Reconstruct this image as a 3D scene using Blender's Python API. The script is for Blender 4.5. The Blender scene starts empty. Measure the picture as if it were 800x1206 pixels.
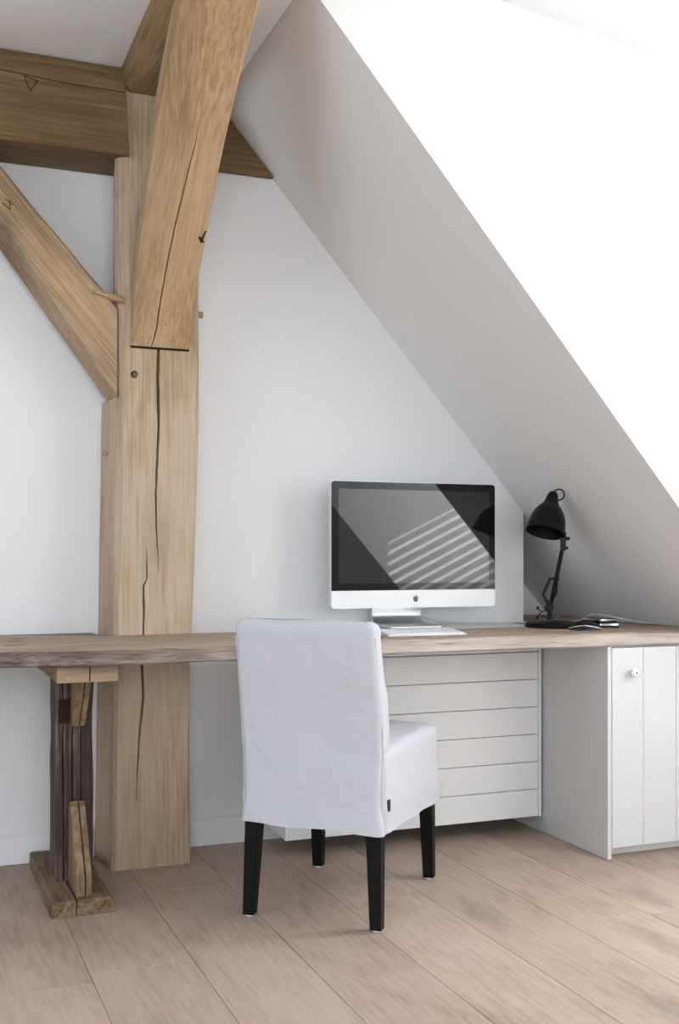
import bpy, bmesh, math, random
from mathutils import Vector, Matrix, noise
random.seed(7)
R = math.radians
C = bpy.context.scene.collection
sc = bpy.context.scene

# ------------------------------------------------------------------ camera
YAW = R(21.6)
cam_d = bpy.data.cameras.new('camera'); cam = bpy.data.objects.new('camera', cam_d); C.objects.link(cam)
cam.location = (0, 0, 1.02); cam.rotation_euler = (R(90), 0, -YAW)
cam_d.sensor_fit = 'HORIZONTAL'; cam_d.sensor_width = 24.0
cam_d.lens = 1300 / 800 * 24.0
cam_d.shift_y = 52 / 800
cam_d.clip_start = 0.05
sc.camera = cam

# ------------------------------------------------------------------ world, sun, window light
sc.view_settings.view_transform = 'Standard'; sc.view_settings.look = 'None'
sc.view_settings.exposure = 0.30; sc.view_settings.gamma = 1.0
sc.view_settings.use_curve_mapping = False
w = bpy.data.worlds.new('daylight'); sc.world = w; w.use_nodes = True
bg = w.node_tree.nodes['Background']
bg.inputs['Color'].default_value = (0.80, 0.89, 1.0, 1); bg.inputs['Strength'].default_value = 1.6

def area(name, loc, direction, sx, sy, power, col):
    l = bpy.data.lights.new(name, 'AREA'); l.shape = 'RECTANGLE'; l.size = sx; l.size_y = sy
    l.energy = power; l.color = col
    o = bpy.data.objects.new(name, l); C.objects.link(o); o.location = loc
    o.rotation_euler = Vector(direction).to_track_quat('-Z', 'Y').to_euler()
    return o
area('daylight_dormer_window', (3.02, 2.36, 1.55), (-0.55, -0.83, -0.10), 0.80, 1.50, 42, (0.95, 0.975, 1.0))
area('daylight_left_window', (-2.55, 1.3, 1.45), (1, 0, -0.05), 2.4, 1.7, 23, (0.82, 0.90, 1.0))
area('daylight_rear_window', (-0.2, -2.5, 1.40), (0, 1, -0.05), 3.0, 1.9, 64, (0.88, 0.94, 1.0))
sun_l = bpy.data.lights.new('sun', 'SUN'); sun_l.energy = 27.0; sun_l.angle = R(0.55); sun_l.color = (1, 0.97, 0.93)
sun = bpy.data.objects.new('sun', sun_l); C.objects.link(sun); sun.location = (6, 5, 5)
sun.rotation_euler = Vector((-1, -0.7, -0.48)).to_track_quat('-Z', 'Y').to_euler()

# ------------------------------------------------------------------ materials
def new_mat(name):
    m = bpy.data.materials.new(name); m.use_nodes = True
    nt = m.node_tree; b = nt.nodes['Principled BSDF']
    return m, nt, b
def plain(name, col, rough=0.6, metal=0.0, spec=0.5, bump=0.0, bscale=200.0, var=0.0):
    m, nt, b = new_mat(name)
    b.inputs['Roughness'].default_value = rough; b.inputs['Metallic'].default_value = metal
    b.inputs['Specular IOR Level'].default_value = spec
    b.inputs['Base Color'].default_value = (*col, 1)
    if bump or var:
        tc = nt.nodes.new('ShaderNodeTexCoord'); nz = nt.nodes.new('ShaderNodeTexNoise')
        nz.inputs['Scale'].default_value = bscale; nz.inputs['Detail'].default_value = 5
        nt.links.new(tc.outputs['Object'], nz.inputs['Vector'])
        if bump:
            bp = nt.nodes.new('ShaderNodeBump'); bp.inputs['Strength'].default_value = bump; bp.inputs['Distance'].default_value = 0.002
            nt.links.new(nz.outputs['Fac'], bp.inputs['Height']); nt.links.new(bp.outputs['Normal'], b.inputs['Normal'])
        if var:
            n2 = nt.nodes.new('ShaderNodeTexNoise'); n2.inputs['Scale'].default_value = 3.0
            nt.links.new(tc.outputs['Object'], n2.inputs['Vector'])
            cr = nt.nodes.new('ShaderNodeValToRGB')
            cr.color_ramp.elements[0].position = 0.3; cr.color_ramp.elements[1].position = 0.7
            cr.color_ramp.elements[0].color = (*[c * (1 - var) for c in col], 1); cr.color_ramp.elements[1].color = (*col, 1)
            nt.links.new(n2.outputs['Fac'], cr.inputs['Fac']); nt.links.new(cr.outputs['Color'], b.inputs['Base Color'])
    return m

def wood(name, dark, mid, light, axis='Z', fine=34.0, stretch=0.035, rough=0.62, bump=0.25, blotch=0.5, vary=0.0, spec=0.35, streak=0.0, streak_col=(0.05, 0.035, 0.025), knots=0.0, saw=0.0, ringw=0.07):
    m, nt, b = new_mat(name); N = nt.nodes; L = nt.links
    def mth(op, a, bb, clamp=False):
        n = N.new('ShaderNodeMath'); n.operation = op; n.use_clamp = clamp
        for i, v in enumerate((a, bb)):
            if isinstance(v, (int, float)): n.inputs[i].default_value = v
            else: L.new(v, n.inputs[i])
        return n.outputs[0]
    def mixc(f, a, bb, mode='MIX'):
        n = N.new('ShaderNodeMix'); n.data_type = 'RGBA'; n.blend_type = mode
        for s, v in ((n.inputs[0], f), (n.inputs[6], a), (n.inputs[7], bb)):
            if isinstance(v, (int, float)): s.default_value = v
            elif isinstance(v, tuple): s.default_value = (*v, 1)
            else: L.new(v, s)
        return n.outputs[2]
    tc = N.new('ShaderNodeTexCoord'); oi = N.new('ShaderNodeObjectInfo')
    off = N.new('ShaderNodeVectorMath'); off.operation = 'SCALE'; off.inputs[0].default_value = (13.0, 7.0, 29.0)
    L.new(oi.outputs['Random'], off.inputs['Scale'])
    ad = N.new('ShaderNodeVectorMath'); ad.operation = 'ADD'
    L.new(tc.outputs['Object'], ad.inputs[0]); L.new(off.outputs[0], ad.inputs[1])
    def mapped(across, along):
        mp = N.new('ShaderNodeMapping')
        s = [across, across, across]; s['XYZ'.index(axis)] = along
        mp.inputs['Scale'].default_value = s
        L.new(ad.outputs[0], mp.inputs['Vector']); return mp.outputs[0]
    def nz(vec, detail, dist=0.0, rough_=0.55):
        n = N.new('ShaderNodeTexNoise'); n.inputs['Scale'].default_value = 1.0; n.inputs['Detail'].default_value = detail
        n.inputs['Distortion'].default_value = dist; n.inputs['Roughness'].default_value = rough_
        L.new(vec, n.inputs['Vector']); return n.outputs['Fac']
    fineN = nz(mapped(fine * 3.2, fine * 3.2 * stretch), 6, 0.3, 0.65)
    broad = nz(mapped(fine * 0.32, fine * 0.32 * stretch * 3), 3, 0.9)
    blot = nz(mapped(2.6, 1.6), 3, 0.6)
    # growth rings : sine of a warped coordinate
    ring = mth('SINE', mth('MULTIPLY', broad, 30.0), 0.0)
    ring = mth('ADD', mth('MULTIPLY', ring, 0.5), 0.5)
    f = mth('ADD', mth('MULTIPLY', fineN, 0.80), mth('MULTIPLY', ring, ringw))
    f = mth('ADD', f, mth('MULTIPLY', mth('SUBTRACT', blot, 0.5), blotch))
    cr = N.new('ShaderNodeValToRGB'); e = cr.color_ramp.elements
    e[0].position = 0.22; e[0].color = (*dark, 1); e[1].position = 0.66; e[1].color = (*light, 1)
    x = e.new(0.43); x.color = (*mid, 1)
    L.new(f, cr.inputs['Fac']); col = cr.outputs['Color']
    if streak:
        st = nz(mapped(fine * 0.9, fine * 0.9 * 0.03), 5, 0.5, 0.6)
        sm = N.new('ShaderNodeMapRange'); sm.inputs[1].default_value = 0.56; sm.inputs[2].default_value = 0.72
        L.new(st, sm.inputs[0])
        col = mixc(mth('MULTIPLY', sm.outputs[0], streak), col, streak_col)
    if knots:
        v = N.new('ShaderNodeTexVoronoi'); v.inputs['Scale'].default_value = 1.0
        L.new(mapped(4.4, 1.5), v.inputs['Vector'])
        km = N.new('ShaderNodeMapRange'); km.inputs[1].default_value = 0.10; km.inputs[2].default_value = 0.30
        km.inputs[3].default_value = 1.0; km.inputs[4].default_value = 0.0
        L.new(v.outputs['Distance'], km.inputs[0])
        kn = mth('MULTIPLY', km.outputs[0], nz(mapped(30, 20), 4, 0.8))
        col = mixc(mth('MULTIPLY', kn, knots, True), col, tuple(c * 0.55 for c in dark))
    if saw:
        sw = N.new('ShaderNodeTexWave'); sw.bands_direction = axis; sw.inputs['Scale'].default_value = 26.0
        sw.inputs['Distortion'].default_value = 3.0; sw.inputs['Detail'].default_value = 2.0
        L.new(ad.outputs[0], sw.inputs['Vector'])
        col = mixc(mth('MULTIPLY', sw.outputs['Fac'], saw), col, dark)
    if vary:
        hs = N.new('ShaderNodeHueSaturation')
        L.new(mth('ADD', 1.0 - vary, mth('MULTIPLY', oi.outputs['Random'], 2 * vary)), hs.inputs['Value'])
        L.new(col, hs.inputs['Color']); col = hs.outputs['Color']
    L.new(col, b.inputs['Base Color'])
    b.inputs['Roughness'].default_value = rough; b.inputs['Specular IOR Level'].default_value = spec
    bp = N.new('ShaderNodeBump'); bp.inputs['Strength'].default_value = bump; bp.inputs['Distance'].default_value = 0.004
    L.new(f, bp.inputs['Height']); L.new(bp.outputs['Normal'], b.inputs['Normal'])
    return m

M = {}
M['wall'] = plain('white_plaster', (0.80, 0.80, 0.80), 0.9, spec=0.1, bump=0.25, bscale=55)
M['slope'] = plain('white_painted_board', (0.80, 0.79, 0.775), 0.85, spec=0.1, bump=0.12, bscale=40)
M['trim'] = plain('white_satin_paint', (0.80, 0.80, 0.80), 0.5, spec=0.3)
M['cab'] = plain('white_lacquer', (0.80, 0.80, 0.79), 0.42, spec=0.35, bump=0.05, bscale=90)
M['cabside'] = plain('shaded_white_lacquer', (0.66, 0.66, 0.65), 0.5, spec=0.3, bump=0.04, bscale=90)  # white lacquer darkened, shade of the left-facing side panel put into the colour
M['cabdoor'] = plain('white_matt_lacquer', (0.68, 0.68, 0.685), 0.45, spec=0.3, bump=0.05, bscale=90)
M['gap'] = plain('dark_gap', (0.06, 0.045, 0.035), 0.9, spec=0.1)
M['oak'] = wood('light_oak', (0.33, 0.21, 0.115), (0.465, 0.345, 0.235), (0.545, 0.43, 0.325), 'Z', knots=0.5, blotch=0.75)
M['oak2'] = wood('golden_oak', (0.32, 0.19, 0.09), (0.46, 0.31, 0.18), (0.54, 0.385, 0.245), 'Z', knots=0.4, blotch=0.7)
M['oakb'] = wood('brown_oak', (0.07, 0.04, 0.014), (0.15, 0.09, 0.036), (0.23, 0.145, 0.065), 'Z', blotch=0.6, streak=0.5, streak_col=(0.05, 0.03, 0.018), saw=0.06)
M['oakc'] = wood('sawn_oak', (0.17, 0.105, 0.06), (0.36, 0.24, 0.14), (0.50, 0.36, 0.23), 'Z', blotch=0.9, saw=0.12)
M['oakm'] = wood('amber_oak', (0.15, 0.09, 0.04), (0.30, 0.19, 0.095), (0.42, 0.28, 0.16), 'Z', blotch=0.7, streak=0.3, streak_col=(0.12, 0.075, 0.04))
M['edge'] = wood('weathered_grey_edge', (0.05, 0.036, 0.032), (0.21, 0.165, 0.14), (0.42, 0.345, 0.29), 'X', fine=34, stretch=0.045, bump=0.7, blotch=0.9, streak=0.7, streak_col=(0.05, 0.04, 0.045))
M['bleach'] = wood('bleached_edge', (0.24, 0.18, 0.15), (0.45, 0.38, 0.33), (0.58, 0.51, 0.46), 'X', fine=34, stretch=0.045, bump=0.6, blotch=0.8, streak=0.4, streak_col=(0.2, 0.16, 0.14))
M['top'] = wood('weathered_plank', (0.20, 0.14, 0.10), (0.40, 0.30, 0.22), (0.55, 0.45, 0.365), 'X', fine=40, stretch=0.03, bump=0.5, blotch=0.5, streak=0.6, streak_col=(0.13, 0.09, 0.075), rough=0.6)
M['topdark'] = wood('weathered_dark_plank', (0.12, 0.09, 0.07), (0.24, 0.18, 0.14), (0.36, 0.28, 0.22), 'X', fine=40, stretch=0.03, bump=0.5, streak=0.6)
M['old'] = wood('old_dark_timber', (0.02, 0.013, 0.010), (0.075, 0.052, 0.042), (0.27, 0.21, 0.18), 'Z', fine=24, stretch=0.06, bump=1.0, blotch=0.6, streak=0.75, streak_col=(0.022, 0.016, 0.014), rough=0.8)
M['oldmid'] = wood('old_brown_timber', (0.08, 0.05, 0.03), (0.22, 0.145, 0.085), (0.36, 0.25, 0.16), 'Y', fine=34, bump=0.7, blotch=0.7, streak=0.6, rough=0.75)
M['oldx'] = wood('old_light_timber', (0.20, 0.125, 0.075), (0.40, 0.275, 0.18), (0.50, 0.37, 0.26), 'X', fine=30, bump=0.6, blotch=0.6, streak=0.4, rough=0.75)
M['oldwedge'] = wood('old_wedge_timber', (0.05, 0.03, 0.018), (0.19, 0.125, 0.07), (0.36, 0.26, 0.16), 'Z', fine=18, bump=0.8, blotch=0.7, streak=0.8, rough=0.75)
M['floor'] = wood('oak_floorboard', (0.36, 0.265, 0.20), (0.47, 0.365, 0.29), (0.54, 0.435, 0.36), 'Y', fine=30, stretch=0.07, rough=0.5, bump=0.10, blotch=0.75, vary=0.05, spec=0.35, knots=0.9)
M['black'] = plain('black_lacquered_wood', (0.005, 0.0045, 0.0045), 0.42, spec=0.16)
M['lamp'] = plain('matt_black_enamel', (0.006, 0.0055, 0.006), 0.40, spec=0.18)
M['lampin'] = plain('dark_shade_lining', (0.004, 0.004, 0.004), 0.7, spec=0.1)
M['chrome'] = plain('chrome', (0.75, 0.75, 0.76), 0.18, metal=1.0)
M['alu'] = plain('brushed_aluminium', (0.78, 0.79, 0.80), 0.38, metal=1.0, bump=0.05, bscale=400)
M['chin'] = plain('anodised_aluminium', (0.84, 0.85, 0.855), 0.55, metal=0.35, spec=0.4)
M['logo'] = plain('dark_grey_emblem', (0.09, 0.09, 0.10), 0.4)
M['key'] = plain('white_plastic', (0.82, 0.83, 0.84), 0.45, spec=0.4)
M['dark'] = plain('black_plastic', (0.005, 0.005, 0.006), 0.30, spec=0.3)
M['cable'] = plain('pale_cable', (0.62, 0.63, 0.60), 0.5)
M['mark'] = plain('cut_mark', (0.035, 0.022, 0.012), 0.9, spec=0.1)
M['tag'] = plain('black_woven_tag', (0.02, 0.02, 0.022), 0.8)
M['knob'] = plain('white_porcelain', (0.85, 0.85, 0.85), 0.25, spec=0.5)
M['bezel'] = plain('black_glass_border', (0.006, 0.006, 0.007), 0.03, spec=0.35)
M['screen'] = plain('black_display_glass', (0.008, 0.008, 0.010), 0.025, spec=0.55)
M['screen'].node_tree.nodes['Principled BSDF'].inputs['IOR'].default_value = 1.62
M['slat'] = plain('blind_slat', (0.75, 0.75, 0.74), 0.6)
# linen cover
m, nt, b = new_mat('white_linen'); M['linen'] = m
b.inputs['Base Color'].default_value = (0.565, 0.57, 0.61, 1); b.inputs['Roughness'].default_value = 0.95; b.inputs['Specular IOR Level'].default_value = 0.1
tc = nt.nodes.new('ShaderNodeTexCoord'); wv = nt.nodes.new('ShaderNodeTexNoise'); wv.inputs['Scale'].default_value = 260; wv.inputs['Detail'].default_value = 4
nt.links.new(tc.outputs['Object'], wv.inputs['Vector'])
bp = nt.nodes.new('ShaderNodeBump'); bp.inputs['Strength'].default_value = 0.35; bp.inputs['Distance'].default_value = 0.0015
nt.links.new(wv.outputs['Fac'], bp.inputs['Height'])
cr_ = nt.nodes.new('ShaderNodeTexNoise'); cr_.inputs['Scale'].default_value = 9; cr_.inputs['Detail'].default_value = 1.5; cr_.inputs['Distortion'].default_value = 0.9
nt.links.new(tc.outputs['Object'], cr_.inputs['Vector'])
b2 = nt.nodes.new('ShaderNodeBump'); b2.inputs['Strength'].default_value = 0.42; b2.inputs['Distance'].default_value = 0.018
nt.links.new(cr_.outputs['Fac'], b2.inputs['Height']); nt.links.new(bp.outputs['Normal'], b2.inputs['Normal']); nt.links.new(b2.outputs['Normal'], b.inputs['Normal'])
# window glass that lets the daylight through
m, nt, b = new_mat('window_glass'); M['glass'] = m
nt.nodes.remove(b); out = nt.nodes['Material Output']
tr = nt.nodes.new('ShaderNodeBsdfTransparent'); gl = nt.nodes.new('ShaderNodeBsdfGlossy'); gl.inputs['Roughness'].default_value = 0.0
mx = nt.nodes.new('ShaderNodeMixShader'); fr = nt.nodes.new('ShaderNodeFresnel'); fr.inputs['IOR'].default_value = 1.3
nt.links.new(fr.outputs[0], mx.inputs[0]); nt.links.new(tr.outputs[0], mx.inputs[1]); nt.links.new(gl.outputs[0], mx.inputs[2])
nt.links.new(mx.outputs[0], out.inputs['Surface'])

# ------------------------------------------------------------------ helpers
MW = {}
def world_of(o):
    return MW[o.name] if o is not None else Matrix.Identity(4)
def thing(name, label, cat, loc=(0, 0, 0), rz=0.0, group=None):
    o = bpy.data.objects.new(name, None); C.objects.link(o)
    o.empty_display_size = 0.05
    o.location = loc; o.rotation_euler = (0, 0, rz)
    MW[o.name] = Matrix.Translation(loc) @ Matrix.Rotation(rz, 4, 'Z')
    o['label'] = label; o['category'] = cat
    if group: o['group'] = group
    return o
def tag(o, label, cat, group=None):
    o['label'] = label; o['category'] = cat
    if group: o['group'] = group
    return o
def smooth_by_angle(bm, ang):
    for f in bm.faces: f.smooth = True
    for e in bm.edges:
        if len(e.link_faces) == 2:
            e.smooth = e.calc_face_angle(0) < ang
        else: e.smooth = False
def link(name, bm, mat, parent=None, smooth=None, local=False, base=None, rot=None):
    """verts in world space unless local; become ONE mesh object under parent (or at base)."""
    bmesh.ops.recalc_face_normals(bm, faces=bm.faces[:])
    if smooth: smooth_by_angle(bm, R(smooth))
    o_w = world_of(parent)
    own = Matrix.Identity(4)
    if base is not None: own = Matrix.Translation(base)
    if rot is not None: own = own @ rot
    if not local:
        inv = ((own if parent is None else own) if parent is None else (o_w @ own)).inverted()
        bm.transform(inv)
    me = bpy.data.meshes.new(name); bm.to_mesh(me); bm.free()
    if isinstance(mat, (list, tuple)):
        for q in mat: me.materials.append(q)
    else: me.materials.append(mat)
    o = bpy.data.objects.new(name, me); C.objects.link(o)
    o.parent = parent; o.matrix_local = own
    MW[o.name] = o_w @ own
    return o
def struct(o):
    o['kind'] = 'structure'; return o
def box(bm, a, b_, bev=0.0):
    x0, y0, z0 = a; x1, y1, z1 = b_
    t = bmesh.new()
    r = bmesh.ops.create_cube(t, size=1.0)
    for v in t.verts:
        v.co = Vector(((x0 + x1) / 2 + v.co.x * (x1 - x0), (y0 + y1) / 2 + v.co.y * (y1 - y0), (z0 + z1) / 2 + v.co.z * (z1 - z0)))
    if bev: bmesh.ops.bevel(t, geom=t.edges[:], offset=bev, segments=2, affect='EDGES', profile=0.7)
    merge(bm, t); return bm
def merge(bm, t, mtx=None):
    if mtx is not None: t.transform(mtx)
    idx = {}
    for v in t.verts: idx[v] = bm.verts.new(v.co)
    for f in t.faces:
        nf = bm.faces.new([idx[v] for v in f.verts]); nf.material_index = f.material_index
    t.free()
def loft(bm, rings, cap=True, closed=True):
    V = [[bm.verts.new(p) for p in r] for r in rings]
    n = len(rings[0])
    for a, b_ in zip(V[:-1], V[1:]):
        for i in range(n if closed else n - 1):
            j = (i + 1) % n
            bm.faces.new((a[i], a[j], b_[j], b_[i]))
    if cap:
        bm.faces.new(V[0][::-1]); bm.faces.new(V[-1])
    return bm
def prism(bm, poly, axis, a, b_):
    """extrude a 2-D polygon along an axis ('X': poly=(y,z), 'Y': poly=(x,z), 'Z': poly=(x,y))"""
    def p(q, t):
        return {'X': (t, q[0], q[1]), 'Y': (q[0], t, q[1]), 'Z': (q[0], q[1], t)}[axis]
    return loft(bm, [[p(q, a) for q in poly], [p(q, b_) for q in poly]])
def tube(bm, pts, rad, n=8, cap=True):
    pts = [Vector(p) for p in pts]; rings = []
    rads = rad if isinstance(rad, (list, tuple)) else [rad] * len(pts)
    up = None
    for i, p in enumerate(pts):
        d = (pts[min(i + 1, len(pts) - 1)] - pts[max(i - 1, 0)]).normalized()
        if up is None:
            up = Vector((0, 0, 1)) if abs(d.z) < 0.9 else Vector((1, 0, 0))
        u = d.cross(up).normalized(); v = u.cross(d).normalized(); up = v
        rings.append([p + (u * math.cos(2 * math.pi * k / n) + v * math.sin(2 * math.pi * k / n)) * rads[i] for k in range(n)])
    return loft(bm, rings, cap)
def lathe(bm, prof, origin, axis, n=32, capped=False):
    """prof: list of (distance along axis, radius)"""
    ax = Vector(axis).normalized(); o = Vector(origin)
    u = ax.orthogonal().normalized(); v = ax.cross(u)
    rings = [[o + ax * h + (u * math.cos(2 * math.pi * k / n) + v * math.sin(2 * math.pi * k / n)) * r for k in range(n)] for h, r in prof]
    return loft(bm, rings, cap=capped)
def spline(pts, n):
    """Catmull-Rom through pts"""
    P = [Vector(p) for p in pts]; P = [2 * P[0] - P[1]] + P + [2 * P[-1] - P[-2]]
    out = []
    for i in range(1, len(P) - 2):
        for k in range(n):
            t = k / n; a, b_, c, d = P[i - 1], P[i], P[i + 1], P[i + 2]
            out.append(0.5 * (2 * b_ + (c - a) * t + (2 * a - 5 * b_ + 4 * c - d) * t * t + (3 * b_ - a - 3 * c + d) * t ** 3))
    out.append(P[-2]); return out
def interp(tab, x):
    if x <= tab[0][0]: return tab[0][1]
    for (a, va), (b_, vb) in zip(tab[:-1], tab[1:]):
        if x <= b_: return va + (vb - va) * (x - a) / (b_ - a)
    return tab[-1][1]
def nz1(a, b_, s=0.0):
    return noise.noise(Vector((a, b_, s)))

# ------------------------------------------------------------------ the room
WALL = 3.795            # back wall plane
def slope_x(z): return (3.798 - z) / 1.14      # the roof slope on the right
DN, DF = 2.872, 1.55     # near and far cheek of the dormer
CEIL = 2.60
bm = bmesh.new(); box(bm, (-2.7, -2.7, -0.06), (3.6, 4.4, -0.016)); floor = struct(link('floor', bm, M['gap']))
PW = 0.259
def board_mesh(Lb):
    bm = bmesh.new(); W = PW - 0.0012; c = 0.0010
    rings = []
    for yy, z, ins in ((0, -0.016, 0.0), (0, -c, 0.0), (c, 0, c), (Lb - 0.002 - c, 0, c), (Lb - 0.002, -c, 0), (Lb - 0.002, -0.016, 0)):
        rings.append([(ins, yy, z), (W - ins, yy, z)])
    x0, x1 = 0.0, W
    P = lambda x, y, z: bm.verts.new((x, y, z))
    t = [P(c, c, 0), P(W - c, c, 0), P(W - c, Lb - .002 - c, 0), P(c, Lb - .002 - c, 0)]
    mm = [P(0, 0, -c), P(W, 0, -c), P(W, Lb - .002, -c), P(0, Lb - .002, -c)]
    lo = [P(0, 0, -.016), P(W, 0, -.016), P(W, Lb - .002, -.016), P(0, Lb - .002, -.016)]
    bm.faces.new(t)
    for i in range(4):
        j = (i + 1) % 4
        bm.faces.new((mm[i], mm[j], t[j], t[i])); bm.faces.new((lo[i], lo[j], mm[j], mm[i]))
    bmesh.ops.recalc_face_normals(bm, faces=bm.faces[:])
    me = bpy.data.meshes.new('floorboard'); bm.to_mesh(me); bm.free(); me.materials.append(M['floor']); return me
JO = {10: 2.73, 11: 3.33, 12: 2.05, 13: 3.0, 14: 1.75, 15: 2.62}
k = 0
for col in range(23):
    x = 0.425 - 10 * PW + col * PW
    j = JO.get(col, 1.4 + random.random() * 2.2)
    cuts = [-2.6, j - 2.3 + random.uniform(-.3, .2), j, 4.3]
    for a, b_ in zip(cuts[:-1], cuts[1:]):
        o = bpy.data.objects.new('floorboard', board_mesh(b_ - a)); C.objects.link(o)
        o.parent = floor; o.location = (x, a, 0)
# back wall with the step at its right end, and the recess behind the lamp
bm = bmesh.new(); box(bm, (-2.7, WALL, 0.0), (2.286, 4.22, 2.75)); struct(link('wall_back', bm, M['wall']))
bm = bmesh.new(); box(bm, (2.286, 4.22, 0.0), (3.5, 4.32, 2.0)); struct(link('wall_recess', bm, M['wall']))
bm = bmesh.new(); box(bm, (-2.7, -2.7, CEIL), (1.03, 4.3, CEIL + 0.12)); struct(link('ceiling', bm, M['wall']))
# roof slope: a slab either side of the dormer, and the low strip under the dormer window
bm = bmesh.new()
def slope_slab(bm, y0, y1, z0, z1, th=0.10):
    prism(bm, [(slope_x(z1), z1), (slope_x(z0), z0), (slope_x(z0) + th * 1.3, z0), (slope_x(z1) + th * 1.3, z1)], 'Y', y0, y1)
slope_slab(bm, DN, 4.32, 0.0, 2.66)
slope_slab(bm, -2.7, DF, 0.0, 2.66)
slope_slab(bm, DF, DN, 0.0, 0.43)
struct(link('wall_right', bm, M['slope']))
# dormer: two cheeks, sloping ceiling, front wall with window
def dz(x): return 2.88 - 0.127 * x
ch = [(slope_x(CEIL) + .003, CEIL), (slope_x(0.45) + .003, 0.45), (3.42, 0.45), (3.42, dz(3.42)), (slope_x(CEIL), dz(slope_x(CEIL)))]
bm = bmesh.new(); prism(bm, ch, 'Y', DN + .0006, DN + 0.05); struct(link('wall_dormer_near', bm, M['wall']))
bm = bmesh.new(); prism(bm, ch, 'Y', DF - 0.05, DF - .0006); struct(link('wall_dormer_far', bm, M['wall']))
bm = bmesh.new(); prism(bm, [(1.03, CEIL), (1.05, CEIL), (1.05, dz(1.05)), (3.5, dz(3.5)), (3.5, dz(3.5) + .1), (1.03, dz(1.03) + .1)], 'Y', DF - .05, DN + .05)
struct(link('ceiling_dormer', bm, M['wall']))
bm = bmesh.new()
box(bm, (3.36, DF, 0.35), (3.46, DN, 0.72)); box(bm, (3.36, DF, 2.34), (3.46, DN, 2.6))
box(bm, (3.36, DF, 0.72), (3.46, DF + 0.06, 2.34)); box(bm, (3.36, DN - 0.06, 0.72), (3.46, DN, 2.34))
struct(link('wall_dormer_front', bm, M['wall']))
bm = bmesh.new(); box(bm, (2.92, DF, 0.43), (3.36, DN, 0.45)); struct(link('trim_dormer_sill', bm, M['trim']))
def window(n, x0, y0, x1, y1, z0, z1, mull):
    """vertical window between (x0,y0) and (x1,y1)"""
    d = Vector((x1 - x0, y1 - y0, 0)); Lw = d.length; d.normalize(); nrm = Vector((-d.y, d.x, 0))
    rz = math.atan2(d.y, d.x); mt = Matrix.Translation((x0, y0, z0)) @ Matrix.Rotation(rz, 4, 'Z'); H = z1 - z0
    bm = bmesh.new()
    for a, b_ in (((0, -.03, 0), (Lw, .03, .06)), ((0, -.03, H - .06), (Lw, .03, H)), ((0, -.03, .06), (.06, .03, H - .06)), ((Lw - .06, -.03, .06), (Lw, .03, H - .06))):
        box(bm, a, b_)
    for k in range(1, mull):
        box(bm, (Lw * k / mull - .025, -.03, .06), (Lw * k / mull + .025, .03, H - .06))
    bm.transform(mt); o = struct(link('window_%d' % n, bm, M['trim']))
    bm = bmesh.new(); box(bm, (.06, -.003, .06), (Lw - .06, .003, H - .06)); bm.transform(mt); link('pane', bm, M['glass'], o)
window(1, 3.41, DF + .06, 3.41, DN - .06, 0.72, 2.34, 2)
# rest of the room, behind and left of the viewer
bm = bmesh.new()
box(bm, (-2.75, -2.7, 0), (-2.65, 0.0, CEIL)); box(bm, (-2.75, 2.6, 0), (-2.65, 4.3, CEIL)); box(bm, (-2.75, 0, 0), (-2.65, 2.6, .55)); box(bm, (-2.75, 0, 2.35), (-2.65, 2.6, CEIL))
struct(link('wall_left', bm, M['wall'])); window(2, -2.7, 2.6, -2.7, 0.0, .55, 2.35, 3)
bm = bmesh.new()
box(bm, (-2.75, -2.75, 0), (-1.8, -2.65, CEIL)); box(bm, (1.4, -2.75, 0), (3.6, -2.65, CEIL)); box(bm, (-1.8, -2.75, 0), (1.4, -2.65, .4)); box(bm, (-1.8, -2.75, 2.4), (1.4, -2.65, CEIL))
struct(link('wall_front', bm, M['wall'])); window(3, -1.8, -2.7, 1.4, -2.7, .4, 2.4, 3)
# venetian blind in the dormer window
bl = thing('window_blind', 'white slatted blind hanging in the dormer window', 'blind', (3.33, (DF + DN) / 2, 0.75))
bm = bmesh.new(); box(bm, (3.305, DF + .07, 2.29), (3.355, DN - .07, 2.33)); link('headrail', bm, M['slat'], bl)
bm = bmesh.new(); wv_ = 0.0275
rings = []
for yy in (-(DN - DF) / 2 + .07, (DN - DF) / 2 - .07):
    rings.append([(-wv_, yy, 0), (0, yy, .003), (wv_, yy, 0), (wv_, yy, -.001), (0, yy, .002), (-wv_, yy, -.001)])
loft(bm, rings); bmesh.ops.recalc_face_normals(bm, faces=bm.faces[:])
slat_me = bpy.data.meshes.new('slat'); bm.to_mesh(slat_me); bm.free(); slat_me.materials.append(M['slat'])
for k in range(25):
    z = 0.79 + 0.06 * k
    o = bpy.data.objects.new('slat', slat_me); C.objects.link(o); o.parent = bl
    o.location = (0, 0, z - 0.75); o.rotation_euler = (0, R(16 if z < 1.5 else 62), 0)
bm = bmesh.new()
for yy in (DF + .3, DN - .3): tube(bm, [(3.33, yy, .76), (3.33, yy, 2.3)], 0.0012, 5)
link('cord', bm, M['slat'], bl)
# skirting
def skirting(name, x0, x1):
    bm = bmesh.new(); y = WALL
    prism(bm, [(y, 0.002), (y - .014, 0.002), (y - .014, .085), (y - .010, .093), (y - .004, .097), (y, .097)], 'X', x0, x1)
    struct(link(name, bm, M['trim'], smooth=30))
skirting('baseboard_left', -2.65, 0.600); skirting('baseboard_middle', 0.895, 1.194)

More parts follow.
